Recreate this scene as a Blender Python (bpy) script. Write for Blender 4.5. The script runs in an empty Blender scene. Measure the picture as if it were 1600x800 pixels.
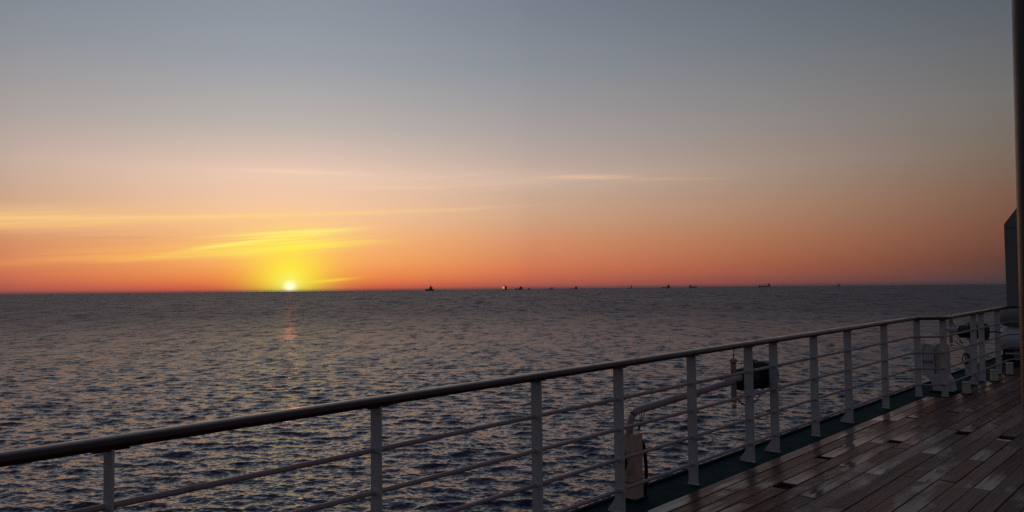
import bpy, bmesh, math, random
import numpy as np
from mathutils import Vector, Matrix

R_ = math.radians
rng = random.Random(7)
scene = bpy.context.scene
COL = scene.collection

def lin(r, g, b):
    f = lambda c: c / 12.92 if c <= 0.04045 else ((c + 0.055) / 1.055) ** 2.4
    return (f(r / 255), f(g / 255), f(b / 255))

# ------------------------------------------------------------------ camera
DECK_Z = 14.0
CAM_H = 1.676
FPX = 1230.0
cam_d = bpy.data.cameras.new('camera')
cam = bpy.data.objects.new('camera', cam_d)
COL.objects.link(cam)
cam_d.sensor_width = 36.0
cam_d.sensor_fit = 'HORIZONTAL'
cam_d.lens = 36.0 * FPX / 1600.0
cam_d.clip_start = 0.05
cam_d.clip_end = 200000.0
pitch, roll = math.atan(51.4 / FPX), math.atan(0.0108)
fw = Vector((0, math.cos(pitch), math.sin(pitch)))
up0 = Vector((0, -math.sin(pitch), math.cos(pitch)))
ri0 = Vector((1, 0, 0))
ri = ri0 * math.cos(roll) - up0 * math.sin(roll)
up = ri0 * math.sin(roll) + up0 * math.cos(roll)
m = Matrix((ri, up, -fw)).transposed().to_4x4()
m.translation = Vector((0, 0, DECK_Z + CAM_H))
cam.matrix_world = m
scene.camera = cam

# ------------------------------------------------------------------ colour management
scene.view_settings.view_transform = 'Standard'
scene.view_settings.look = 'None'
scene.view_settings.exposure = 0.0
scene.view_settings.gamma = 1.0
scene.cycles.use_denoising = False
scene.cycles.max_bounces = 6
scene.cycles.diffuse_bounces = 3
scene.cycles.glossy_bounces = 4
scene.cycles.sample_clamp_indirect = 2.0
scene.cycles.sample_clamp_direct = 5.0

# ------------------------------------------------------------------ sun
SUN_AZ, SUN_EL = -15.77, 0.27            # degrees; azimuth clockwise from world +Y
sd = Vector((math.sin(R_(SUN_AZ)) * math.cos(R_(SUN_EL)), math.cos(R_(SUN_AZ)) * math.cos(R_(SUN_EL)), math.sin(R_(SUN_EL))))
sun_d = bpy.data.lights.new('sun', 'SUN')
sun_d.energy = 0.018
sun_d.angle = R_(0.5)
sun_d.color = (1.0, 0.22, 0.07)
sun = bpy.data.objects.new('sun', sun_d)
COL.objects.link(sun)
sun.rotation_euler = sd.to_track_quat('Z', 'Y').to_euler()
sun.location = (0, 0, 60)

# ------------------------------------------------------------------ world: dusk sky
world = bpy.data.worlds.new('World')
scene.world = world
world.use_nodes = True
wt = world.node_tree
wt.nodes.clear()

class NB:
    """small node-graph builder"""
    def __init__(self, tree): self.t = tree
    def new(self, kind, **kw):
        n = self.t.nodes.new(kind)
        for k, v in kw.items(): setattr(n, k, v)
        return n
    def put(self, sock, v):
        if isinstance(v, bpy.types.NodeSocket): self.t.links.new(v, sock)
        elif v is not None: sock.default_value = v
    def m(self, op, a, b=None, c=None, clamp=False):
        n = self.new('ShaderNodeMath', operation=op, use_clamp=clamp)
        for i, v in enumerate((a, b, c)):
            if v is not None: self.put(n.inputs[i], v)
        return n.outputs[0]
    def v(self, op, a, b=None, scale=None):
        n = self.new('ShaderNodeVectorMath', operation=op)
        self.put(n.inputs[0], a)
        if b is not None: self.put(n.inputs[1], b)
        if scale is not None: self.put(n.inputs['Scale'], scale)
        return n.outputs['Value'] if op in ('LENGTH', 'DOT_PRODUCT', 'DISTANCE') else n.outputs[0]
    def sep(self, a):
        n = self.new('ShaderNodeSeparateXYZ'); self.put(n.inputs[0], a); return n.outputs
    def comb(self, x, y, z):
        n = self.new('ShaderNodeCombineXYZ')
        for i, v in enumerate((x, y, z)): self.put(n.inputs[i], v)
        return n.outputs[0]
    def mix(self, f, a, b, blend='MIX'):
        n = self.new('ShaderNodeMix', data_type='RGBA', blend_type=blend)
        n.clamp_factor = True
        self.put(n.inputs[0], f)
        for i, v in ((6, a), (7, b)):
            if isinstance(v, tuple) and len(v) == 3: v = (*v, 1)
            self.put(n.inputs[i], v)
        return n.outputs[2]
    def ss(self, x, a, b, lo=0.0, hi=1.0):
        n = self.new('ShaderNodeMapRange', interpolation_type='SMOOTHSTEP')
        for i, v in enumerate((x, a, b, lo, hi)): self.put(n.inputs[i], v)
        return n.outputs[0]
    def lr(self, x, a, b, lo=0.0, hi=1.0):
        n = self.new('ShaderNodeMapRange', interpolation_type='LINEAR')
        n.clamp = True
        for i, v in enumerate((x, a, b, lo, hi)): self.put(n.inputs[i], v)
        return n.outputs[0]
    def noise(self, vec, scale=1.0, detail=2.0, rough=0.5, dist=0.0, out=0):
        n = self.new('ShaderNodeTexNoise', noise_dimensions='3D')
        self.put(n.inputs['Vector'], vec)
        n.inputs['Scale'].default_value = scale; n.inputs['Detail'].default_value = detail
        n.inputs['Roughness'].default_value = rough; n.inputs['Distortion'].default_value = dist
        return n.outputs[out]
    def ramp(self, f, stops, interp='LINEAR'):
        n = self.new('ShaderNodeValToRGB')
        cr = n.color_ramp; cr.interpolation = interp
        while len(cr.elements) < len(stops): cr.elements.new(0.5)
        for e, (p, c) in zip(cr.elements, stops):
            e.position = p; e.color = (*c, 1)
        self.put(n.inputs[0], f)
        return n.outputs[0]

b = NB(wt)
D = b.v('NORMALIZE', b.new('ShaderNodeTexCoord').outputs['Generated'])
dx, dy, dz = b.sep(D)[:3]
el = b.m('MULTIPLY', b.m('ARCSINE', dz), 180 / math.pi)                       # degrees above the horizon
az = b.m('MULTIPLY', b.m('ARCTAN2', dx, dy), 180 / math.pi)
dl = b.m('SUBTRACT', az, SUN_AZ)                                             # degrees from the sun's bearing
dl = b.m('SUBTRACT', dl, b.m('MULTIPLY', b.m('GREATER_THAN', dl, 180.0), 360.0))
adl = b.m('SUBTRACT', b.m('SQRT', b.m('ADD', b.m('POWER', dl, 2.0), 30.0)), math.sqrt(30.0))
ef = b.m('SQRT', b.m('DIVIDE', b.m('MAXIMUM', el, 0.0), 90.0))
def stops(lst): return [(math.sqrt(e / 90.0), lin(*c)) for e, c in lst]
rA = b.ramp(ef, stops([(0, (208, 84, 76)), (.4, (236, 112, 72)), (1.0, (248, 146, 76)), (2.2, (254, 176, 100)), (3.6, (252, 188, 124)), (5.6, (247, 200, 158)),
                       (8.4, (231, 199, 180)), (11.6, (186, 178, 172)), (16, (153, 158, 166)), (20, (139, 146, 157)), (40, (100, 107, 120)), (90, (66, 80, 96))]))
rB = b.ramp(ef, stops([(0, (150, 86, 84)), (.5, (192, 98, 80)), (1.5, (213, 120, 84)), (3.3, (214, 144, 104)), (5.6, (207, 167, 138)),
                       (8.4, (196, 173, 160)), (11.6, (168, 160, 158)), (16, (139, 144, 152)), (20, (123, 130, 142)), (40, (92, 98, 111)), (90, (66, 80, 96))]))
rC = b.ramp(ef, stops([(0, (72, 60, 66)), (.5, (80, 62, 62)), (1.5, (97, 64, 56)), (3.3, (118, 78, 63)), (5.6, (124, 92, 76)),
                       (8.4, (121, 107, 96)), (11.6, (114, 111, 109)), (16, (96, 101, 107)), (20, (80, 88, 98)), (40, (66, 80, 94)), (90, (62, 76, 92))]))
rD = b.ramp(ef, stops([(0, (58, 52, 60)), (5, (70, 62, 72)), (10, (76, 74, 84)), (20, (70, 76, 88)), (90, (60, 72, 86))]))
sky = b.mix(b.lr(adl, 0.0, 12.5), rA, rB)
sky = b.mix(b.lr(adl, 11.5, 43.0), sky, rC)
sky = b.mix(b.ss(adl, 48.0, 120.0), sky, rD)
# thin cirrus, laid out by bearing from the sun and height above the horizon
cv = b.comb(b.m('MULTIPLY', dl, 0.16), b.m('MULTIPLY', el, 1.5), 0.0)
n1 = b.noise(cv, 1.0, 5.0, 0.6)
n2 = b.noise(b.comb(b.m('MULTIPLY', dl, 0.10), b.m('SUBTRACT', b.m('MULTIPLY', el, 5.0), b.m('MULTIPLY', dl, 0.35)), 3.3), 1.0, 6.0, 0.62)
warp = b.m('MULTIPLY', b.m('SUBTRACT', n1, 0.5), 0.55)
fib = b.ss(n2, 0.30, 0.66)
def streak(d0, e0, slope, w, h, fibre=0.7, wf=1.0):
    u = b.m('SUBTRACT', dl, d0)
    e = b.m('SUBTRACT', b.m('SUBTRACT', el, e0), b.m('MULTIPLY', u, slope))
    e = b.m('ADD', e, b.m('MULTIPLY', warp, wf))
    q = b.m('ADD', b.m('POWER', b.m('ABSOLUTE', b.m('DIVIDE', u, w)), 2.4), b.m('POWER', b.m('ABSOLUTE', b.m('DIVIDE', e, h)), 2.0))
    g = b.m('EXPONENT', b.m('MULTIPLY', q, -1.0))
    return b.m('MULTIPLY', g, b.m('ADD', b.m('MULTIPLY', fib, fibre), 1.0 - fibre))
CLOUDS = [  # bearing, height, slope, width, thickness, fibre, warp, strength, colour
    (-20, 4.55, .032, 13, .72, .4, .5, .85, (252, 202, 134)),
    (-21, 4.15, .03, 9, .22, .5, .5, .7, (255, 196, 116)),
    (-2, 5.28, .040, 12.5, .14, .4, .12, .85, (254, 214, 140)),
    (-8, 4.75, .045, 9, .25, .7, .5, .3, (255, 205, 120)),
    (-1.0, 3.4, .10, 4.8, .80, .95, .9, .85, (255, 246, 104)),
    (-9, 2.75, .06, 6.0, .45, .8, .7, .5, (255, 190, 100)),
    (.4, 4.1, .07, 3.8, .20, .6, .4, .85, (255, 248, 130)),
    (.2, 3.05, .06, 4.6, .22, .6, .4, .75, (255, 246, 90)),
    (-6.0, 2.65, .09, 5.0, .20, .6, .4, .85, (255, 222, 100)),
    (-3.5, 3.3, .16, 3.5, .13, .5, .4, .8, (255, 246, 124)),
    (4.5, 3.5, .02, 3.0, .12, .6, .3, .25, (255, 226, 110)),
    (8, 7.9, .0, 16, .75, .6, .8, .30, (244, 208, 178)),
    (1.2, 8.35, -.01, 4.2, .16, .6, .4, .5, (255, 220, 186)),
    (7, 7.35, .01, 3.5, .10, .6, .3, .35, (250, 214, 180)),
    (21.5, 8.0, -.035, 3.6, .17, .6, .3, .6, (240, 196, 158)),
    (27, 7.7, -.03, 4.0, .07, .5, .2, .30, (216, 176, 140)),
    (-13.5, 2.15, .075, 7.5, .26, .6, .4, .75, (250, 170, 96)),
    (-17, 1.75, .05, 4.5, .20, .7, .5, .40, (196, 112, 84)),
    (-11, 3.6, .02, 3.0, .07, .5, .3, .30, (205, 150, 110)),
    (2.4, .70, .085, 1.9, .10, .4, .10, .90, (255, 226, 60)),
    (12, 5.2, .0, 3.0, .06, .5, .2, .25, (240, 190, 140)),
]
# sun glow
sdn = b.v('DOT_PRODUCT', D, (sd.x, sd.y, sd.z))
ang = b.m('MULTIPLY', b.m('ARCCOSINE', b.m('MINIMUM', sdn, 1.0)), 180 / math.pi)
for (d0, e0, sl, w, h, fb, wf, st, c) in CLOUDS:
    sky = b.mix(b.m('MULTIPLY', streak(d0, e0, sl, w, h, fb, wf), st), sky, lin(*c))
def gauss(x, s, p=2.0): return b.m('EXPONENT', b.m('MULTIPLY', b.m('POWER', b.m('DIVIDE', x, s), p), -1.0))
gl_e = b.m('DIVIDE', b.m('SUBTRACT', el, 0.9), 1.0)
gq = b.m('SQRT', b.m('ADD', b.m('POWER', b.m('ABSOLUTE', b.m('DIVIDE', dl, 1.05)), 2.0), b.m('POWER', b.m('ABSOLUTE', gl_e), 2.0)))
sky = b.mix(b.m('MULTIPLY', gauss(gq, 2.45, 1.8), 0.97), sky, lin(255, 242, 60))
sky = b.mix(b.m('MULTIPLY', gauss(ang, 0.85), 0.85), sky, lin(255, 250, 130))
sunball = b.m('MULTIPLY', gauss(ang, 0.37, 2.6), 1.0)
sky = b.mix(sunball, sky, (1.7, 1.38, 0.80))
nish = b.new('ShaderNodeTexSky', sky_type='NISHITA')
nish.sun_disc = False
nish.sun_elevation = R_(SUN_EL); nish.sun_rotation = R_(SUN_AZ)
nish.altitude = 15; nish.dust_density = 2.0
bg1 = b.new('ShaderNodeBackground'); b.put(bg1.inputs[0], sky); bg1.inputs[1].default_value = 1.0
bg2 = b.new('ShaderNodeBackground'); b.put(bg2.inputs[0], nish.outputs[0]); bg2.inputs[1].default_value = 0.002
add = b.new('ShaderNodeAddShader')
wt.links.new(bg1.outputs[0], add.inputs[0]); wt.links.new(bg2.outputs[0], add.inputs[1])
wo = b.new('ShaderNodeOutputWorld')
wt.links.new(add.outputs[0], wo.inputs[0])
try:
    world.cycles.sampling_method = 'MANUAL'; world.cycles.sample_map_resolution = 1024
except Exception: pass

# ------------------------------------------------------------------ ship frame
SA = 0.74724
DS = Vector((math.sin(SA), math.cos(SA), 0)); DT = Vector((-math.cos(SA), math.sin(SA), 0))
SHEER = 0.0124
def W(s, t, z): return DS * s + DT * t + Vector((0, 0, DECK_Z + z + SHEER * s))

# ------------------------------------------------------------------ mesh helpers
class MB:
    def __init__(self): self.v, self.f = [], []
    def _add(self, vs, fs):
        o = len(self.v); self.v += [Vector(p) for p in vs]
        self.f += [tuple(i + o for i in f) for f in fs]
    def box(self, x0, x1, y0, y1, z0, z1, bev=0.0):
        if bev <= 0:
            self._add([(x0, y0, z0), (x1, y0, z0), (x1, y1, z0), (x0, y1, z0), (x0, y0, z1), (x1, y0, z1), (x1, y1, z1), (x0, y1, z1)],
                      [(0, 3, 2, 1), (4, 5, 6, 7), (0, 1, 5, 4), (1, 2, 6, 5), (2, 3, 7, 6), (3, 0, 4, 7)])
            return self
        bm = bmesh.new(); bmesh.ops.create_cube(bm, size=1.0)
        for p in bm.verts:
            p.co = Vector((x0 + (p.co.x + .5) * (x1 - x0), y0 + (p.co.y + .5) * (y1 - y0), z0 + (p.co.z + .5) * (z1 - z0)))
        bmesh.ops.bevel(bm, geom=list(bm.edges), offset=bev, segments=2, affect='EDGES', profile=0.6)
        bm.verts.index_update()
        self._add([p.co.copy() for p in bm.verts], [tuple(q.index for q in f.verts) for f in bm.faces]); bm.free()
        return self
    def sweep(self, path, prof, closed=False, cap=True, upv=Vector((0, 0, 1))):
        """profile [(across, up)] swept along path with mitred corners"""
        P = [Vector(p) for p in path]; n = len(P); rings = []
        for i, p in enumerate(P):
            a = (P[i] - P[i - 1]) if (i > 0 or closed) else (P[1] - P[0])
            c = (P[(i + 1) % n] - P[i]) if (i < n - 1 or closed) else (P[-1] - P[-2])
            a.normalize(); c.normalize()
            tg = (a + c).normalized()
            u = upv if abs(tg.dot(upv)) < 0.95 else Vector((1, 0, 0))
            if not hasattr(self, '_u') or i == 0: self._u = None
            if self._u is not None and abs(tg.dot(upv)) > 0.6: u = self._u
            side = tg.cross(u).normalized(); uu = side.cross(tg).normalized(); self._u = uu
            k = 1.0 / max(0.5, math.cos(a.angle(c, 0) / 2))
            rings.append([p + side * q[0] * k + uu * q[1] for q in prof])
        vs = [v for r in rings for v in r]; k = len(prof); fs = []
        for i in range(n if closed else n - 1):
            for j in range(k):
                a0 = i * k + j; a1 = i * k + (j + 1) % k; b0 = ((i + 1) % n) * k + j; b1 = ((i + 1) % n) * k + (j + 1) % k
                fs.append((a0, b0, b1, a1))
        if cap and not closed:
            fs.append(tuple(range(k))); fs.append(tuple(reversed(range((n - 1) * k, n * k))))
        self._add(vs, fs); return self
    def tube(self, path, r, seg=12, closed=False):
        return self.sweep(path, [(r * math.cos(2 * math.pi * i / seg), r * math.sin(2 * math.pi * i / seg)) for i in range(seg)], closed)
    def lathe(self, org, axis, prof, seg=28):
        """profile [(radius, along axis)] turned about an axis"""
        ax = Vector(axis).normalized(); u = ax.orthogonal().normalized(); w = ax.cross(u); o = Vector(org)
        vs, fs = [], []
        for (r, h) in prof:
            for i in range(seg):
                a = 2 * math.pi * i / seg
                vs.append(o + ax * h + (u * math.cos(a) + w * math.sin(a)) * max(r, 1e-4))
        for j in range(len(prof) - 1):
            for i in range(seg):
                fs.append((j * seg + i, j * seg + (i + 1) % seg, (j + 1) * seg + (i + 1) % seg, (j + 1) * seg + i))
        fs.append(tuple(reversed(range(seg)))); fs.append(tuple(range((len(prof) - 1) * seg, len(prof) * seg)))
        self._add(vs, fs); return self
    def prism(self, poly, off):
        n = len(poly); o = Vector(off); P = [Vector(p) for p in poly]
        fs = [tuple(reversed(range(n))), tuple(range(n, 2 * n))] + [(i, (i + 1) % n, n + (i + 1) % n, n + i) for i in range(n)]
        self._add(P + [p + o for p in P], fs); return self
    def torus(self, c, u, w, R, r, sx=1.0, seg=12, sub=6):
        c, u, w = Vector(c), Vector(u).normalized(), Vector(w).normalized()
        path = [c + u * math.cos(2 * math.pi * i / seg) * R * sx + w * math.sin(2 * math.pi * i / seg) * R for i in range(seg)]
        return self.sweep(path, [(r * math.cos(2 * math.pi * i / sub), r * math.sin(2 * math.pi * i / sub)) for i in range(sub)], closed=True, upv=u.cross(w))
    def build(self, name, mat, parent=None, smooth=None, xf=None):
        me = bpy.data.meshes.new(name)
        pts = [xf(*p) if xf else p for p in self.v]
        me.from_pydata([tuple(p) for p in pts], [], self.f)
        bm = bmesh.new(); bm.from_mesh(me)
        bmesh.ops.recalc_face_normals(bm, faces=bm.faces); bm.to_mesh(me); bm.free()
        me.materials.append(mat)
        o = bpy.data.objects.new(name, me); COL.objects.link(o)
        if smooth is not None:
            me.polygons.foreach_set('use_smooth', [True] * len(me.polygons))
            try: me.set_sharp_from_angle(angle=R_(smooth))
            except Exception: pass
        if parent is not None:
            o.parent = parent
            o.matrix_parent_inverse = Matrix.Translation(-parent.location)   # parents carry no rotation while their parts are built
        return o

def thing(name, label, cat, loc, group=None):
    o = bpy.data.objects.new(name, None); COL.objects.link(o)
    o.empty_display_size = 0.2; o.location = loc
    return tag(o, label, cat, group)
def tag(o, label, cat, group=None):
    o['label'] = label; o['category'] = cat
    if group: o['group'] = group
    return o
def struct(o, kind='structure'):
    o['kind'] = kind; return o

# ------------------------------------------------------------------ materials
def mat(name):
    mt = bpy.data.materials.new(name); mt.use_nodes = True
    nb = NB(mt.node_tree)
    p = mt.node_tree.nodes['Principled BSDF']
    return mt, nb, p
def painted(name, col, rough=0.45, dirt=(0.25, 0.17, 0.11), amount=0.35, scale=9.0, metal=0.0, bump=0.08):
    mt, nb, p = mat(name)
    pos = nb.new('ShaderNodeNewGeometry').outputs['Position']
    n = nb.noise(pos, scale, 6, 0.65)
    st = nb.noise(nb.v('MULTIPLY', pos, (1.0, 1.0, 0.22)), scale * 2.2, 4, 0.6)
    f = nb.m('MULTIPLY', nb.ss(n, 0.50, 0.72), nb.ss(st, 0.42, 0.66))
    f = nb.m('MULTIPLY', f, amount)
    c2 = tuple(a * d for a, d in zip(col, dirt)) if metal else tuple(0.5 * a * d + 0.5 * d * 0.4 for a, d in zip(col, dirt))
    nb.put(p.inputs['Base Color'], nb.mix(f, col, c2))
    nb.put(p.inputs['Roughness'], nb.lr(n, 0.3, 0.7, rough - 0.08, rough + 0.12))
    p.inputs['Metallic'].default_value = metal
    bp = nb.new('ShaderNodeBump'); bp.inputs['Strength'].default_value = bump; bp.inputs['Distance'].default_value = 0.004
    nb.put(bp.inputs['Height'], nb.noise(pos, 60, 3, 0.6)); nb.put(p.inputs['Normal'], bp.outputs[0])
    return mt
M_POST = painted('white_post_paint', (0.57, 0.55, 0.535), 0.42, dirt=(.30, .13, .06), amount=.55, scale=6)
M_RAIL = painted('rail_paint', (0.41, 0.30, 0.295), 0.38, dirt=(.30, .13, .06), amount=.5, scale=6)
M_WHITE = painted('white_fitting_paint', (0.55, 0.54, 0.56), 0.45)
M_CREAM = painted('cream_fitting_paint', (0.62, 0.44, 0.34), 0.5)
M_TEAL = painted('teal_deck_paint', (0.0035, 0.033, 0.037), 0.8, dirt=(.05, .04, .03), amount=.35, scale=5, bump=0.4)
M_TEAL.node_tree.nodes['Principled BSDF'].inputs['Specular IOR Level'].default_value = 0.08
M_GREY = painted('grey_plate_paint', (0.22, 0.21, 0.20), 0.55)
M_BLACK = painted('black_equipment', (0.012, 0.012, 0.014), 0.42, amount=0.2)
M_RUBBER = painted('black_rubber', (0.01, 0.01, 0.01), 0.6, amount=0.1)
M_STEEL = painted('dull_steel', (0.20, 0.20, 0.21), 0.4, metal=0.7)
M_POLE = painted('dark_pole_paint', (0.060, 0.055, 0.055), 0.36)
M_PALE = painted('pale_yellow_paint', (0.60, 0.56, 0.44), 0.5)
M_HULL = painted('hull_paint', (0.4, 0.4, 0.42), 0.5)
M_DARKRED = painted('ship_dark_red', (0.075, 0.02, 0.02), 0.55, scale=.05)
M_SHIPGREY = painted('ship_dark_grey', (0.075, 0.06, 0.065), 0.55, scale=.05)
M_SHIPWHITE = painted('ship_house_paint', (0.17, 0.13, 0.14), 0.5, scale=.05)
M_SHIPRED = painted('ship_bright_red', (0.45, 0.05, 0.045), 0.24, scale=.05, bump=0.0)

def varnish():
    mt, nb, p = mat('varnished_teak')
    pos = nb.new('ShaderNodeNewGeometry').outputs['Position']
    q = nb.sep(pos)
    s = nb.v('DOT_PRODUCT', pos, tuple(DS)); t = nb.v('DOT_PRODUCT', pos, tuple(DT))
    v = nb.comb(nb.m('MULTIPLY', s, 1.2), nb.m('MULTIPLY', t, 40), nb.m('MULTIPLY', q[2], 40))
    n = nb.noise(v, 1.6, 6, 0.6)
    nb.put(p.inputs['Base Color'], nb.mix(n, (0.030, 0.008, 0.006), (0.085, 0.025, 0.017)))
    w = nb.noise(pos, 7, 5, 0.6)
    nb.put(p.inputs['Roughness'], nb.lr(w, 0.3, 0.7, 0.16, 0.32))
    bp = nb.new('ShaderNodeBump'); bp.inputs['Strength'].default_value = 0.05; bp.inputs['Distance'].default_value = 0.003
    nb.put(bp.inputs['Height'], nb.m('ADD', n, nb.noise(pos, 25, 3))); nb.put(p.inputs['Normal'], bp.outputs[0])
    return mt
M_TEAK = varnish()

def deckwood():
    mt, nb, p = mat('wet_deck_planks')
    geo = nb.new('ShaderNodeNewGeometry'); pos = geo.outputs['Position']
    uv = nb.new('ShaderNodeUVMap'); uv.uv_map = 'plank'
    u, v = nb.sep(uv.outputs[0])[:2]                 # metres from the plank's butt, and a random number per plank
    q = nb.new('ShaderNodeUVMap'); q.uv_map = 'wear'
    wet0, r2 = nb.sep(q.outputs[0])[:2]
    s = nb.v('DOT_PRODUCT', pos, tuple(DS)); t = nb.v('DOT_PRODUCT', pos, tuple(DT))
    gv = nb.comb(nb.m('ADD', nb.m('MULTIPLY', s, 1.3), nb.m('MULTIPLY', v, 37.0)), nb.m('MULTIPLY', t, 70.0), nb.m('MULTIPLY', v, 11.0))
    grain = nb.noise(gv, 1.0, 6, 0.62)
    big = nb.noise(nb.comb(nb.m('MULTIPLY', s, 0.9), nb.m('MULTIPLY', t, 2.2), v), 1.0, 4, 0.6)
    base = nb.ramp(v, [(0, (0.060, 0.016, 0.012)), (.2, (0.240, 0.082, 0.062)), (.4, (0.095, 0.026, 0.020)), (.6, (0.280, 0.118, 0.090)), (.8, (0.110, 0.043, 0.034)), (1, (0.36, 0.225, 0.18))])
    base = nb.mix(nb.m('MULTIPLY', nb.ss(grain, .35, .75), .75), base, nb.mix(0.62, base, (0.012, 0.009, 0.008)))
    base = nb.mix(nb.m('MULTIPLY', nb.ss(big, .45, .72), .45), base, (0.125, 0.110, 0.100))
    # rain water stands at the butt ends and in worn patches
    edge = nb.m('ADD', u, nb.m('MULTIPLY', nb.m('SUBTRACT', nb.noise(nb.comb(nb.m('MULTIPLY', s, 3.0), nb.m('MULTIPLY', t, 22.0), v), 1.0, 4), .5), 1.1))
    pool = nb.m('MULTIPLY', nb.ss(edge, 0.04, 0.75, 1.0, 0.0), nb.ss(wet0, 0.74, 0.84))
    patch = nb.ss(nb.noise(nb.comb(nb.m('MULTIPLY', s, 1.1), nb.m('MULTIPLY', t, 3.0), 4.0), 1.0, 4, .6), .52, .68)
    wet = nb.m('MAXIMUM', pool, nb.m('MULTIPLY', patch, 0.6))
    nb.put(p.inputs['Base Color'], base)
    nb.put(p.inputs['Roughness'], nb.mix(wet, nb.lr(grain, .3, .75, .26, .42), (0.10, 0.10, 0.10)))
    p.inputs['IOR'].default_value = 1.42
    nb.put(p.inputs['Specular IOR Level'], nb.lr(wet, 0.0, 0.6, 0.11, 0.75))
    bp = nb.new('ShaderNodeBump'); bp.inputs['Distance'].default_value = 0.004
    nb.put(bp.inputs['Strength'], nb.m('SUBTRACT', 0.55, nb.m('MULTIPLY', wet, 0.52)))
    nb.put(bp.inputs['Height'], grain); nb.put(p.inputs['Normal'], bp.outputs[0])
    return mt
M_DECK = deckwood()
M_CAULK = painted('deck_caulk', (0.010, 0.010, 0.010), 0.7)

def seawater():
    mt, nb, p = mat('sea_water')
    pos = nb.new('ShaderNodeNewGeometry'); P = pos.outputs['Position']; N = pos.outputs['Normal']
    x, y, z = nb.sep(P)[:3]
    dist = nb.v('LENGTH', nb.comb(x, y, 0.0))
    flat = nb.comb(x, y, 0.0)
    def slopes(vec, sc, det, amp):
        c = nb.v('SUBTRACT', nb.noise(vec, sc, det, 0.55, 0.0, out=1), (0.5, 0.5, 0.5))
        return nb.v('SCALE', c, scale=amp)
    a = slopes(flat, 2.6, 3.0, SEA['fine'])
    b_ = slopes(nb.v('MULTIPLY', flat, (0.75, 1.0, 1.0)), 0.9, 2.0, nb.ss(dist, 45.0, 170.0, 0.0, SEA['mid']))
    c_ = slopes(nb.v('MULTIPLY', flat, (1.0, 0.42, 1.0)), 0.26, 2.0, nb.ss(dist, 80.0, 320.0, 0.0, SEA['long']))
    d_ = slopes(nb.v('MULTIPLY', flat, (1.0, 0.30, 1.0)), 0.13, 2.0, nb.ss(dist, 180.0, 800.0, 0.0, SEA['group']))
    e_ = slopes(nb.v('MULTIPLY', flat, (1.0, 0.20, 1.0)), 0.05, 2.0, nb.ss(dist, 400.0, 1500.0, 0.0, SEA['group']))
    # calmer and rougher patches of the surface
    gust = nb.lr(nb.noise(flat, 0.012, 3, .6), .35, .65, .88, 1.12)
    sl = nb.v('SCALE', nb.v('ADD', nb.v('ADD', nb.v('ADD', a, b_), c_), nb.v('ADD', d_, e_)), scale=gust)
    sx, sy = nb.sep(sl)[:2]
    n = nb.v('NORMALIZE', nb.v('ADD', N, nb.comb(sx, sy, 0.0)))
    nb.put(p.inputs['Normal'], n)
    p.inputs['Base Color'].default_value = (*SEA['col'], 1)
    nb.put(p.inputs['Roughness'], nb.lr(nb.m('LOGARITHM', dist, 10.0), 1.7, 2.75, SEA['r0'], SEA['r1']))
    p.inputs['IOR'].default_value = 1.333
    return mt
SEA = dict(fine=0.72, mid=1.15, long=1.1, group=1.5, col=(0.0070, 0.0090, 0.052), r0=0.06, r1=0.45)
M_SEA = seawater()

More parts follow.
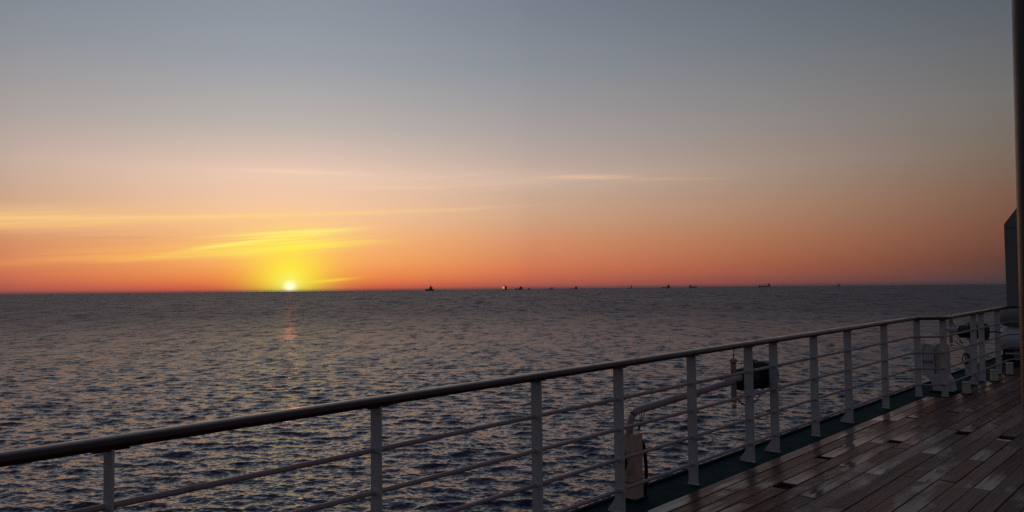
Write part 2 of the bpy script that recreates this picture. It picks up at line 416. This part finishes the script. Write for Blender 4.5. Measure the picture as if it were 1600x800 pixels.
# ------------------------------------------------------------------ sea: one sheet to the horizon with real waves near the ship
def build_sea():
    g = np.random.default_rng(11)
    th = np.concatenate([np.radians(np.arange(-44, 44.001, 0.072)), np.radians(np.arange(46, 316, 3.0))])
    rr = [4.0, 8.0, 12.0, 16.0, 20.0, 25.0, 30.0]
    r = 34.0
    while r < 60000:
        rr.append(r)
        r += min(max(0.11, r * r / (15.68 * 787) / 3.6), 0.05 * r)
    rr = np.array(rr); nr, nt = len(rr), len(th)
    dth = np.abs(np.gradient(th)); dr = np.gradient(rr)
    X = (rr[:, None] * np.sin(th)[None]).astype(np.float32); Y = (rr[:, None] * np.cos(th)[None]).astype(np.float32)
    dX = np.zeros_like(X); dY = np.zeros_like(X); Z = np.zeros_like(X)
    sp_r = dr[:, None]; sp_t = rr[:, None] * dth[None]
    n = 150
    L = np.exp(g.uniform(np.log(0.24), np.log(4.6), n))
    dirs = R_(-172) + np.clip(g.normal(0, 1, n) * np.where(L > 2.0, 0.45, 0.75), -1.5, 1.5)
    w = np.where(L < 1.5, 0.9, np.where(L < 6, 1.1, 0.9))
    steep = 0.0235 * w
    ph = g.uniform(0, 2 * np.pi, n)
    spc = np.maximum(sp_r * 0.8, sp_t)
    for i in range(n):
        kmax = np.searchsorted(-(-dr), 1e9)
        rows = np.where(dr * 0.8 * 2.0 < L[i])[0]
        if len(rows) == 0: continue
        a, bb = rows[0], rows[-1] + 1
        kx, ky = 2 * np.pi / L[i] * np.sin(dirs[i]), 2 * np.pi / L[i] * np.cos(dirs[i])
        amp = steep[i] * L[i] / (2 * np.pi)
        ratio = L[i] / spc[a:bb]
        att = np.clip((ratio - 2.2) / 2.5, 0, 1).astype(np.float32) * amp
        arg = (kx * X[a:bb] + ky * Y[a:bb] + ph[i]).astype(np.float32)
        Z[a:bb] += att * np.cos(arg)
        sn = np.sin(arg) * att * 0.95
        dX[a:bb] -= sn * np.float32(np.sin(dirs[i])); dY[a:bb] -= sn * np.float32(np.cos(dirs[i]))
    co = np.stack([X + dX, Y + dY, Z], -1).reshape(-1, 3).astype(np.float32)
    co = np.concatenate([co, np.zeros((1, 3), np.float32)])
    i = np.arange(nr - 1)[:, None]; j = np.arange(nt)[None]; j2 = (j + 1) % nt
    quads = np.stack(np.broadcast_arrays(i * nt + j, (i + 1) * nt + j, (i + 1) * nt + j2, i * nt + j2), -1).reshape(-1, 4)[:, ::-1]
    me = bpy.data.meshes.new('sea')
    nq = len(quads); ctr = nr * nt
    tris = np.stack([np.full(nt, ctr), np.arange(nt), (np.arange(nt) + 1) % nt], -1)[:, ::-1]
    me.vertices.add(len(co)); me.vertices.foreach_set('co', co.ravel())
    me.loops.add(nq * 4 + nt * 3); me.loops.foreach_set('vertex_index', np.concatenate([quads.ravel(), tris.ravel()]).astype(np.int32))
    me.polygons.add(nq + nt)
    me.polygons.foreach_set('loop_start', np.concatenate([np.arange(nq) * 4, nq * 4 + np.arange(nt) * 3]).astype(np.int32))
    me.polygons.foreach_set('use_smooth', np.ones(nq + nt, dtype=bool))
    me.update(calc_edges=True); me.validate()
    me.materials.append(M_SEA)
    o = bpy.data.objects.new('sea', me); COL.objects.link(o)
    if me.polygons[0].normal.z < 0: me.flip_normals()
    return struct(o)
build_sea()

# ------------------------------------------------------------------ the ship we stand on: hull, deck margin, planked deck
RAIL_T = 3.33
S0, S1 = -9.0, 24.0
hull = MB().prism([(S0, 3.58, -.10), (S0, 3.2, -14.6), (S0, -9.5, -14.6), (S0, -9.9, -.10)], (S1 - S0, 0, 0)).build('hull', M_HULL, xf=W)
struct(hull)
subdeck = MB().box(S0, S1, -9.6, 3.57, -.097, -.030).build('deck_substrate', M_CAULK, xf=W); struct(subdeck)
margin = MB()
margin.prism([(S0, 3.222, -.026), (S0, 3.222, -.002), (S0, 3.60, -.002), (S0, 3.60, -.026)], (S1 - S0, 0, 0))
margin.prism([(11.80, 2.93, -.026), (11.80, 2.93, -.002), (11.80, 3.220, -.002), (11.80, 3.220, -.026)], (S1 - 11.80, 0, 0))
margin.prism([(S0, 3.575, -.0), (S0, 3.575, .018), (S0, 3.605, .018), (S0, 3.605, .0)], (S1 - S0, 0, 0))
struct(margin.build('deck_margin', M_TEAL, xf=W))

def build_deck():
    me = bpy.data.meshes.new('deck'); V, F, UVa, UVb = [], [], [], []
    PW, GAP = 0.135, 0.007
    HOLES = [(8.35, 2.63, .16), (8.1, 2.50, .12), (9.2, 2.15, .22), (9.18, 1.75, .22), (10.6, 2.6, .10), (11.4, 2.2, .18), (6.05, 2.72, .20), (9.9, 2.85, .1),
             (12.6, 2.1, .12), (11.0, 1.75, .2), (7.25, 2.95, .14)]
    FORCED = [(5.95, 2.52), (7.93, 2.92), (6.97, 2.36), (6.95, 1.98), (8.03, 1.86), (8.08, 2.21), (7.1, 2.55), (9.35, 2.6), (9.6, 2.25), (10.8, 2.45), (7.0, 1.55)]
    t1 = 3.22; row = 0
    def plank(sa, sb, ta, tb, wet):
        r1, r2 = rng.random(), rng.random()
        h = rng.uniform(-.0025, .0015); tilt = rng.uniform(-.0018, .0018); tl = rng.uniform(-.0015, .0015)
        o = len(V)
        n = max(1, int((sb - sa) / 0.5))
        jag = rng.uniform(-.006, .006)
        for i in range(n + 1):
            s = sa + (sb - sa) * i / n
            e = jag if i == 0 else 0
            zz = h + tl * (i / n - .5) * 2
            cup = -.0012
            for (t, z) in ((ta, -.026), (ta, zz - tilt - .002), (ta + .004, zz - tilt), ((ta + tb) / 2, zz + cup), (tb - .004, zz + tilt), (tb, zz + tilt - .002), (tb, -.026)):
                V.append(W(s + (e if t > ta + .01 else 0), t, z))
        uu = lambda i: (i % 7, i // 7)
        def face(ix):
            F.append(tuple(o + k for k in ix))
            for k in ix:
                UVa.append(((k // 7) / n * (sb - sa), r1)); UVb.append((wet, r2))
        for i in range(n):
            for k in range(6):
                face((i * 7 + k, i * 7 + k + 1, (i + 1) * 7 + k + 1, (i + 1) * 7 + k))
        face((6, 5, 4, 3, 2, 1, 0)); face(tuple(n * 7 + k for k in range(7)))
    while t1 > -3.4:
        t0 = t1 - PW + GAP; tc = (t0 + t1) / 2
        smax = 11.79 if tc > 2.90 else S1
        if t1 > 2.92 and tc <= 2.92: pass
        cuts = []
        s = S0 + rng.uniform(0, 2.5)
        while s < smax:
            cuts.append((s, rng.random())); s += rng.uniform(1.3, 4.2)
        for (fs, ft) in FORCED:
            if abs(ft - tc) <= PW / 2:
                cuts = [c for c in cuts if abs(c[0] - fs) > 0.7]; cuts.append((fs, 0.95))
        cuts.sort()
        ends = [(S0, 0.2)] + cuts
        for k, (sa, wt_) in enumerate(ends):
            sb = (ends[k + 1][0] if k + 1 < len(ends) else smax) - .006
            hs = sorted([(hs, hl) for (hs, ht, hl) in HOLES if abs(ht - tc) <= PW / 2 and sa < hs < sb - hl - .05])
            a = sa
            for (h0, hl) in hs:
                if h0 - a > .05: plank(a, h0, t0, t1, wt_)
                a = h0 + hl; wt_ = rng.choice((0.93, 0.8, 0.3))
            if sb - a > .05: plank(a, sb, t0, t1, wt_)
        t1 -= PW; row += 1
    me.from_pydata([tuple(v) for v in V], [], F)
    for nm, dat in (('plank', UVa), ('wear', UVb)):
        l = me.uv_layers.new(name=nm); l.data.foreach_set('uv', np.array(dat, np.float32).ravel())
    me.materials.append(M_DECK)
    o = bpy.data.objects.new('deck', me); COL.objects.link(o); struct(o)
    return o
build_deck()

# ------------------------------------------------------------------ the railing
rail_thing = thing('railing', 'long white ship railing with dark varnished handrail and four thin rails along the deck edge', 'railing', W(1.22, RAIL_T, 0))
CORNER_A, CORNER_B, CORNER_C = (11.62, 3.30), (11.86, 3.02), (15.95, 3.0)
def rail_path(z):
    pts = [(-3.2, RAIL_T), (-1.0, RAIL_T), (1.0, RAIL_T), (3.0, RAIL_T), (5.0, RAIL_T), (7.0, RAIL_T), (9.0, RAIL_T), (CORNER_A[0] - .12, RAIL_T), CORNER_A, (11.76, 3.12), CORNER_B, (CORNER_B[0] + .14, 3.0), (14.0, 3.0),
           (15.80, 3.0), (15.93, 2.96), (15.98, 2.82), (16.1, 1.4), (16.2, 0.0), (16.3, -2.4)]
    return [W(s, t, z) for s, t in pts]
hp = [(-.046, -.006), (.046, -.006), (.054, .001), (.057, .013), (.055, .024), (.047, .032), (.035, .0365), (.018, .0395), (0, .0405), (-.018, .0395), (-.035, .0365), (-.047, .032), (-.055, .024), (-.057, .013), (-.054, .001)]
MB().sweep(rail_path(1.053), hp).build('handrail', M_TEAK, rail_thing, smooth=50)
for z in (.817, .600, .385, .166):
    MB().tube(rail_path(z), .0135, 10).build('rail', M_RAIL, rail_thing, smooth=60)
POSTS = [(-1.4, RAIL_T, 1), (-.1, RAIL_T, 0), (1.224, RAIL_T, 0), (2.542, RAIL_T, 0), (3.809, RAIL_T, 0), (4.709, RAIL_T, 1), (5.737, RAIL_T, 0), (6.75, RAIL_T, 1), (7.271, RAIL_T, 1),
         (8.242, RAIL_T, 0), (9.212, RAIL_T, 1), (10.46, RAIL_T, 0), (11.72, 3.30, 0), (11.90, 3.02, 0), (13.46, 3.0, 1), (13.94, 3.0, 1), (15.04, 3.0, 0), (16.02, 2.55, 2), (16.12, 1.2, 2), (16.2, -.2, 2)]
for (s, t, g) in POSTS:
    hw, hd = (.006, .042) if g < 2 else (.042, .006)
    pm = MB().box(s - hw, s + hw, t - hd, t + hd, 0, 1.046, .002)
    if g < 2:
        for z in (.817, .600, .385, .166):
            pm.lathe((s, t, z), (1, 0, 0), [(.014, -.016), (.0175, -.012), (.020, -.007), (.020, .007), (.0175, .012), (.014, .016)], 14)
        pm.box(s - .016, s + .016, t - .048, t + .048, 0, .010, .003)
    po = pm.build('post', M_POST, rail_thing, xf=W)
    MB().box(s - .07, s + .07, t - .028, t + .028, 1.036, 1.050, .003).build('rail_pad', M_TEAK, po, xf=W)
    if g == 1:
        MB().prism([(s - .005, t + .042, 0), (s - .005, t + .105, 0), (s - .005, t + .105, .015), (s - .005, t + .042, .105)], (.010, 0, 0)).build('foot_bracket', M_POST, po, xf=W)

# ------------------------------------------------------------------ swing-arm floodlights outboard of the railing
def arc(c, u, w, r, a0, a1, n=8):
    c, u, w = Vector(c), Vector(u), Vector(w)
    return [c + u * r * math.cos(a0 + (a1 - a0) * i / n) + w * r * math.sin(a0 + (a1 - a0) * i / n) for i in range(n + 1)]
def chain(mb, pts, R=.016, r=.0042):
    P = [Vector(p) for p in pts]; k = 0
    tot = [0.0]
    for i in range(1, len(P)): tot.append(tot[-1] + (P[i] - P[i - 1]).length)
    step = R * 1.9; d = 0.0
    while d < tot[-1]:
        i = max(j for j in range(len(P)) if tot[j] <= d); i = min(i, len(P) - 2)
        tg = (P[i + 1] - P[i]).normalized(); c = P[i] + tg * (d - tot[i])
        side = tg.orthogonal().normalized(); other = tg.cross(side)
        mb.torus(c, tg, side if k % 2 else other, R * .62, r, 1.7, 10, 5); d += step; k += 1
def sag(a, c, drop, n=14):
    a, c = Vector(a), Vector(c)
    return [a.lerp(c, i / n) - Vector((0, 0, drop * 4 * (i / n) * (1 - i / n))) for i in range(n + 1)]

def floodlight(base, arm_dir, arm_len, lamp_axis, lamp_len, label, swing_up, box_mat):
    """base (s, t); the arm leaves the post along arm_dir (s, t); the lamp drum lies along lamp_axis"""
    s, t = base; L = thing('floodlight', label, 'floodlight', W(s, t, 0), 'floodlights on swing arms outside the railing')
    ad = Vector((*arm_dir, 0)).normalized(); la = Vector((*lamp_axis, 0)).normalized(); Zv = Vector((0, 0, 1))
    bx = MB().box(s - .055, s + .055, t - .062, t + .062, .0, .50, .006).build('post_box', box_mat, L, xf=W)
    MB().box(s - .085, s + .085, t - .085, t + .085, .0, .016, .003).build('base_plate', M_TEAL, bx, xf=W)
    MB().box(s - .059, s - .052, t - .045, t + .045, .13, .142, .001).build('cover_strip', M_STEEL, bx, xf=W)
    p0 = Vector((s, t, .0)) + ad * -.03
    z1 = .66; r = .13
    path = [p0 + Zv * .48, p0 + Zv * (z1 - r)] + arc(p0 + ad * r + Zv * (z1 - r), -ad, Zv, r, 0, math.pi / 2)[1:]
    end = p0 + ad * arm_len + Zv * (z1 + swing_up)
    path += [end]
    MB().tube(path, .029, 16).build('swing_arm', M_RAIL, L, smooth=50, xf=W)
    for f in (.35, .41):
        q = path[-2].lerp(end, f); MB().tube(arc(q + Zv * .02, ad, Zv, .012, 0, math.pi, 6), .003, 6).build('cable_eye', M_STEEL, L, xf=W)
    # yoke at the arm's end
    yk = MB().box(end.x - .015, end.x + .015, end.y - .022, end.y + .022, end.z - .20, end.z + .17, .004)
    yk.lathe(end - Zv * .25, Zv, [(.018, 0), (.022, .010), (.022, .03), (.014, .04)], 14)
    yk.lathe(end + Zv * .16, Zv, [(.02, 0), (.034, .012), (.034, .04), (.012, .055)], 14)
    yk = yk.build('yoke', M_RAIL, L, smooth=40, xf=W)
    MB().tube([end - la * .11 + Zv * .03, end + la * .02 + Zv * .03, end + la * .16 + Zv * .02], .038, 14).build('clamp', M_WHITE, yk, smooth=50, xf=W)
    MB().tube(sag(end - ad * .12 + Zv * .06, end + la * .02 + Zv * .17, .05), .005, 8).tube([end + Zv * .2, end + Zv * .25 + la * .01, end + Zv * .31 + la * .03], .005, 8).build('cable', M_RUBBER, yk, smooth=60, xf=W)
    c0 = end + la * .13
    lb = MB().lathe(c0, la, [(.03, -.03), (.06, -.02), (.098, .0), (.106, .02), (.106, lamp_len * .30), (.112, lamp_len * .32), (.112, lamp_len * .36), (.106, lamp_len * .38), (.110, lamp_len * .72),
                             (.135, lamp_len * .76), (.138, lamp_len * .94), (.128, lamp_len), (.09, lamp_len + .015)], 30).build('lamp_body', M_BLACK, L, smooth=35, xf=W)
    fin = MB()
    for i in range(7):
        fin.lathe(c0 + la * (lamp_len * (.42 + .045 * i)), la, [(.108, 0), (.122, .002), (.122, .006), (.108, .008)], 30)
    fin.build('cooling_fins', M_BLACK, lb, smooth=35, xf=W)
    MB().tube(arc(c0 + la * (lamp_len * .45) + Zv * .09, la, Zv, .06, 0, math.pi, 10), .008, 8).build('handle', M_BLACK, lb, smooth=50, xf=W)
    MB().tube([c0 + la * lamp_len, c0 + la * (lamp_len + .10) + Zv * .01, c0 + la * (lamp_len + .2) - Zv * .01], .010, 8).build('cable_gland', M_RUBBER, lb, smooth=50, xf=W)
    ch = MB(); chain(ch, sag(end + la * .06 - Zv * .17, c0 + la * (lamp_len * .86) - Zv * .13, .11)); ch.build('chain', M_STEEL, L, smooth=60, xf=W)
    ch = MB(); chain(ch, sag(c0 + la * (lamp_len * .2) + Zv * .11, c0 + la * (lamp_len * .72) + Zv * .12, -.045), .015); ch.build('chain', M_STEEL, L, smooth=60, xf=W)
    h = MB(); o = Vector((s, t, 0))
    h.tube([o + Vector((.06, -.03, .44)), o + Vector((.10, -.03, .42)), o + Vector((.13, -.03, .34)), o + Vector((.145, -.03, .2)), o + Vector((.14, -.03, .10)), o + Vector((.14, -.02, 0.0))], .014, 10)
    h.build('hose', M_RUBBER, L, smooth=60, xf=W)
    h = MB()
    for i in range(3):
        cc = o + Vector((-.10 - .012 * i, .03, .30 - .012 * i))
        h.tube([cc + Vector((0, .05 * math.cos(a) , .075 * math.sin(a))) for a in [2 * math.pi * j / 14 for j in range(14)]], .006, 7, closed=True)
    h.build('cable_coil', M_RUBBER, L, smooth=60, xf=W)
    h = MB(); q = path[-3]
    for dxx in (0, .03, .07): h.tube([q + ad * (.04 + dxx) - Zv * .02, q + ad * (.05 + dxx * .4) - Zv * .09, q + ad * (.01 + dxx * .3) - Zv * .15], .0035, 6)
    h.build('loose_wire', M_RUBBER, L, xf=W)
    return L
floodlight((5.08, 3.475), (1, .02), 1.76, (1, .0), .57, 'black floodlight drum with hanging chain on a long swing arm and cream post box', .05, M_CREAM)
floodlight((14.5, 3.30), (.1, 1), .30, (0, -1), .40, 'black floodlight drum on a short arm behind the close pair of far posts', .06, M_WHITE)

# ------------------------------------------------------------------ gooseneck vent on the deck margin
vs, vt = 12.45, 3.20
vent = thing('gooseneck_vent', 'white gooseneck air vent with rounded top outside the jog in the railing', 'vent', W(vs, vt, 0))
def arch(tc, half, z0, z1, n=12):
    return [(tc - half, z0)] + [(tc - half * math.cos(math.pi * i / n), z1 + half * math.sin(math.pi * i / n)) for i in range(n + 1)] + [(tc + half, z0)]
MB().prism([(vs - .13, a, z) for a, z in arch(3.335, .078, .22, .60)], (.22, 0, 0)).build('duct', M_WHITE, vent, smooth=35, xf=W)
MB().prism([(vs - .08, a, z) for a, z in arch(3.178, .070, .22, .61)], (.20, 0, 0)).build('duct', M_CREAM, vent, smooth=35, xf=W)
rim = MB()
rim.sweep([(vs - .134, a, z) for a, z in arch(3.335, .074, .30, .60)], [(-.006, -.006), (.006, -.006), (.006, .006), (-.006, .006)], upv=Vector((1, 0, 0)))
rim.sweep([(vs - .084, a, z) for a, z in arch(3.178, .066, .30, .61)], [(-.006, -.006), (.006, -.006), (.006, .006), (-.006, .006)], upv=Vector((1, 0, 0)))
rim.build('rim', M_WHITE, vent, smooth=35, xf=W)
MB().box(vs - .138, vs - .13, 3.275, 3.395, .40, .44, .002).build('name_plate', M_GREY, vent, xf=W)
MB().prism([(vs - .14, 3.27, 0), (vs - .14, 3.30, .14), (vs - .14, 3.40, .25), (vs - .14, 3.11, .25), (vs - .14, 3.06, .17), (vs - .14, 3.02, 0)], (.24, 0, 0)).build('plinth', M_WHITE, vent, xf=W)
MB().box(vs - .17, vs + .13, 2.99, 3.32, .0, .018, .004).build('foot_flange', M_TEAL, vent, xf=W)

# ------------------------------------------------------------------ short pale pipe stubs at the foot of the far railing
for (s, t, h, lab) in [(12.33, 2.86, .17, 'short pale pipe stub nearest the gooseneck vent at the deck edge'), (14.0, 2.86, .18, 'short pale pipe stub beside the close pair of far posts'),
                       (15.0, 2.84, .20, 'short pale pipe stub farthest along, before the rail corner')]:
    st = thing('pipe_stub', lab, 'pipe stub', W(s, t, 0), 'pale pipe stubs at the deck edge')
    MB().lathe((s, t, 0), (0, 0, 1), [(.052, 0), (.052, h - .02), (.046, h - .02), (.046, h - .03)], 24).build('pipe', M_PALE, st, smooth=40, xf=W)
    MB().lathe((s, t, h - .022), (0, 0, 1), [(.056, 0), (.058, .004), (.058, .016), (.05, .022)], 24).build('cap', M_PALE, st, smooth=40, xf=W)
    MB().lathe((s, t, 0), (0, 0, 1), [(.075, 0), (.075, .008), (.055, .012)], 24).build('flange', M_TEAL, st, smooth=40, xf=W)

# ------------------------------------------------------------------ liferaft canisters and the casing beyond the rail corner
def canister(s, t0, t1, z, r, material, label):
    c = thing('liferaft_canister', label, 'liferaft', W(s, (t0 + t1) / 2, z - r), 'liferaft canisters beyond the rail corner')
    L_ = t0 - t1
    MB().lathe((s, t1, z), (0, 1, 0), [(.02, 0), (r * .55, .01), (r * .85, .05), (r * .97, .11), (r, .18), (r, L_ - .18), (r * .97, L_ - .11), (r * .85, L_ - .05), (r * .55, L_ - .01), (.02, L_)], 36).build('shell', material, c, smooth=40, xf=W)
    for q in (.25, .5, .75):
        MB().lathe((s, t1 + L_ * q - .02, z), (0, 1, 0), [(r + .001, 0), (r + .008, .003), (r + .008, .037), (r + .001, .04)], 36).build('strap', M_BLACK, c, smooth=40, xf=W)
    MB().lathe((s, t1 + L_ / 2 - .05, z), (0, 1, 0), [(r, 0), (r + .012, .004), (r + .012, .006), (r, .009)], 36).build('seam', material, c, smooth=40, xf=W)
    return c
RS = 16.75
cr = thing('raft_cradle', 'black cradle under the stacked liferaft canisters', 'cradle', W(RS, 2.5, 0))
for q in (3.15, 2.4, 1.7):
    MB().prism([(RS - .30, q, 0), (RS - .30, q, .30), (RS - .22, q, .30), (RS - .15, q, .235), (RS + .15, q, .235), (RS + .22, q, .30), (RS + .30, q, .30), (RS + .30, q, 0)], (0, .06, 0)).build('cradle_arm', M_BLACK, cr, xf=W)
MB().box(RS - .26, RS - .20, 1.77, 3.14, .02, .10).build('cross_bar', M_BLACK, cr, xf=W)
MB().tube([(RS - .4, 3.15, .22), (RS - .4, 2.6, .23), (RS - .4, 1.2, .23)], .02, 10).build('guard_pipe', M_RAIL, cr, smooth=50, xf=W)
canister(RS, 3.34, 1.6, .455, .215, M_WHITE, 'white liferaft canister resting on the black cradle, lower of the two')
canister(RS, 3.32, 1.6, .872, .190, M_GREY, 'grey liferaft canister lying on top of the white one')

cs, ct = 17.9, 3.395
casing = thing('ventilation_casing', 'tall dark grey steel casing with a sloped shoulder standing past the rail corner', 'casing', W(cs, ct, 0))
prof = [(ct, 0), (ct, 2.62), (ct - .50, 3.30), (ct - 1.9, 3.30), (ct - 1.9, 0)]
MB().prism([(cs, a, z) for a, z in prof], (1.1, 0, 0)).build('casing_body', M_GREY, casing, xf=W)
sm = MB()
sm.box(cs - .02, cs - .002, ct - 1.88, ct - .02, 2.55, 2.60, .004)
for a in (.5, 1.0): sm.box(cs - .015, cs - .002, ct - a - .012, ct - a + .012, .03, 2.53, .002)
sm.build('stiffener', M_GREY, casing, xf=W)

# ------------------------------------------------------------------ dark pole close on the right
# axis through two points measured 2.5 m ahead of where the photographer stood
def ahead(px, py, depth): return cam.matrix_world.translation + depth * (fw + ri * ((px - 800) / FPX) - up * ((py - 400) / FPX))
q0, q1 = ahead(1584.5 + 22, 0, 2.5), ahead(1596.5 + 22, 480, 2.5)
qa = (q0 - q1) / (q0.z - q1.z)
foot_p = q1 + qa * (DECK_Z + .045 - q1.z)
pole = thing('awning_pole', 'dark round steel pole standing close by on the planks', 'pole', foot_p)
MB().tube([foot_p, foot_p + qa * 3.4], .045, 28).build('shaft', M_POLE, pole, smooth=50)
MB().lathe(foot_p - Vector((0, 0, .004)), (0, 0, 1), [(.10, 0), (.10, .012), (.065, .016), (.052, .05)], 28).build('foot', M_POLE, pole, smooth=40)

# ------------------------------------------------------------------ ships at anchor on the horizon
def px_dir(px):                      # bearing of a column of the photograph along the horizon
    return math.atan((px - 800) / FPX)
def vessel(px, dist, length, parts, label, heading=0.0, cat='ship'):
    az_ = px_dir(px) ; c = Vector((math.sin(az_) * dist, math.cos(az_) * dist, 0))
    v = thing('cargo_ship' if cat == 'ship' else cat.replace(' ', '_'), label, cat, c, 'ships at anchor along the horizon')
    v.rotation_euler = (0, 0, 0)
    a = -az_ + heading
    X = Vector((math.cos(a), math.sin(a), 0)); Y = Vector((-math.sin(a), math.cos(a), 0))
    f = lambda x, y, z: c + X * x + Y * y + Vector((0, 0, z))
    for p in parts:
        kind, name, mt = p[0], p[1], p[2]
        mb = MB()
        if kind == 'hull':
            x0, x1, beam, z = p[3:7]; bow = p[7] if len(p) > 7 else 1       # bow towards +x or -x
            q = [(x0, -beam * .42), (x0, beam * .42), (x0 + (x1 - x0) * .06, beam * .5), (x1 - (x1 - x0) * .16, beam * .5), (x1 - (x1 - x0) * .05, beam * .22), (x1, 0),
                 (x1 - (x1 - x0) * .05, -beam * .22), (x1 - (x1 - x0) * .16, -beam * .5), (x0 + (x1 - x0) * .06, -beam * .5)]
            if bow < 0: q = [(x0 + x1 - x, y) for x, y in q]
            mb.prism([(x, y, -2) for x, y in q], (0, 0, z + 2))
            bx0, bx1 = (x1 - (x1 - x0) * .14, x1 - (x1 - x0) * .03) if bow > 0 else (x0 + (x1 - x0) * .03, x0 + (x1 - x0) * .14)
            mb.box(bx0, bx1, -beam * .2, beam * .2, z - .2, z * 1.22)
        elif kind == 'box': mb.box(*p[3:9])
        elif kind == 'pole': x, y, z0, z1, r = p[3:8]; mb.lathe((x, y, z0), (0, 0, 1), [(r, 0), (r * .6, z1 - z0)], 8)
        elif kind == 'bar': mb.tube([p[3], p[4]], p[5], 6)
        mb.build(name, mt, v, xf=f)
    return v
G, RD, WH, RR = M_SHIPGREY, M_DARKRED, M_SHIPWHITE, M_SHIPRED
u1 = 12000 / FPX   # metres per photo pixel at 12 km
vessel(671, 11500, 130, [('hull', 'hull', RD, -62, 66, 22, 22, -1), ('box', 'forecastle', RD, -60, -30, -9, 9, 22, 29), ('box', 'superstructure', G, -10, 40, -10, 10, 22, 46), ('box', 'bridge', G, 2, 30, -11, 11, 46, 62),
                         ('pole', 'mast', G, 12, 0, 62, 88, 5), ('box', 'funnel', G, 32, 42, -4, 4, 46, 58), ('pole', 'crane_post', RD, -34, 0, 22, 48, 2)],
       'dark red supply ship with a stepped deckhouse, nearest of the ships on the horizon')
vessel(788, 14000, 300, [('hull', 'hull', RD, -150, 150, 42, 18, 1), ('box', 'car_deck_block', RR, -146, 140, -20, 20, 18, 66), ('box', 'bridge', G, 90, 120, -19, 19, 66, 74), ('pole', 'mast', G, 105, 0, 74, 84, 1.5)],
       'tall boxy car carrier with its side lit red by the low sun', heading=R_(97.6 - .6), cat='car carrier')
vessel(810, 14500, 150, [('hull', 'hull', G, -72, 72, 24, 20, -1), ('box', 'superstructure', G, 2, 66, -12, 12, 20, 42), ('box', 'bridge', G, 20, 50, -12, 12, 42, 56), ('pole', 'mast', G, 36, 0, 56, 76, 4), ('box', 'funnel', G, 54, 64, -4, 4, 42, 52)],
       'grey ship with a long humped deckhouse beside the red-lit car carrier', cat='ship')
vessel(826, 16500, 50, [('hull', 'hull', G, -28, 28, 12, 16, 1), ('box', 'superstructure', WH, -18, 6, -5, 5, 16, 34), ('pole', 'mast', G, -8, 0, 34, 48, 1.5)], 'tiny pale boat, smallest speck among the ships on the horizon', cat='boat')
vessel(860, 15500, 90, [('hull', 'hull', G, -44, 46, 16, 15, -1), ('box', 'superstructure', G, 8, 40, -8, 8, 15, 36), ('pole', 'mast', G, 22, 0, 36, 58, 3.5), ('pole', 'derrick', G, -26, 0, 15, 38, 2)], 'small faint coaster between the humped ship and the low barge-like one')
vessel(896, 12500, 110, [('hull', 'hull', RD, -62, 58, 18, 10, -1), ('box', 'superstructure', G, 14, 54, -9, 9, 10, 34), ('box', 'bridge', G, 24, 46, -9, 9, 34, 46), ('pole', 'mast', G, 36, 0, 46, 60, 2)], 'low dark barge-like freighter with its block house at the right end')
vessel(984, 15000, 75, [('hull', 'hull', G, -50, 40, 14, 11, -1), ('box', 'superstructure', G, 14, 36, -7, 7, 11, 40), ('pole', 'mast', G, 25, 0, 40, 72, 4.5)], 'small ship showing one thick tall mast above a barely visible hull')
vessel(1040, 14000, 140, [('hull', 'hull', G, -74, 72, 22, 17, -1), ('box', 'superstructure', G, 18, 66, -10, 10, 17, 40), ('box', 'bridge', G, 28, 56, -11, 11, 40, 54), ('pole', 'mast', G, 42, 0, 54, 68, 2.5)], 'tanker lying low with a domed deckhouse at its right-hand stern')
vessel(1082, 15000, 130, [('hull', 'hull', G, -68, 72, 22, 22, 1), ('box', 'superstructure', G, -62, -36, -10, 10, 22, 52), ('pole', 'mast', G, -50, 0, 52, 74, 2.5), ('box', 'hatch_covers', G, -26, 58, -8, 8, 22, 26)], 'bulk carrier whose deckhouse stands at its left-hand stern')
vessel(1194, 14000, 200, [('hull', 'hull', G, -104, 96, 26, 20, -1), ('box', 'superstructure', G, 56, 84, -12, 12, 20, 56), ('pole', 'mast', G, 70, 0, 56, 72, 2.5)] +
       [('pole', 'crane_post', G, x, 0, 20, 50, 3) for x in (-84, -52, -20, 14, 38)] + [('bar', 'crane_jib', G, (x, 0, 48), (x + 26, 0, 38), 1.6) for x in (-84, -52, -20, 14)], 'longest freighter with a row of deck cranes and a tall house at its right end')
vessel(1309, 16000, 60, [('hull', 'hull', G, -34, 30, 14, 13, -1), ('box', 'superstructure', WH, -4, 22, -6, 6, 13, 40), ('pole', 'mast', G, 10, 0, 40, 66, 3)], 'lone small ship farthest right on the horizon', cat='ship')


# ------------------------------------------------------------------ haze: the air between here and the ships at anchor
HAZE = 1.6e-5
hz = bpy.data.materials.new('haze_air'); hz.use_nodes = True
ht = hz.node_tree; ht.nodes.clear()
pv = ht.nodes.new('ShaderNodeVolumePrincipled'); pv.inputs['Density'].default_value = HAZE
pv.inputs['Color'].default_value = (0.80, 0.70, 0.72, 1)
ho = ht.nodes.new('ShaderNodeOutputMaterial'); ht.links.new(pv.outputs[0], ho.inputs['Volume'])
hb = MB().box(-64000, 64000, -64000, 64000, -16.5, 92).build('haze', hz)
struct(hb, 'stuff'); scene.cycles.volume_bounces = 0
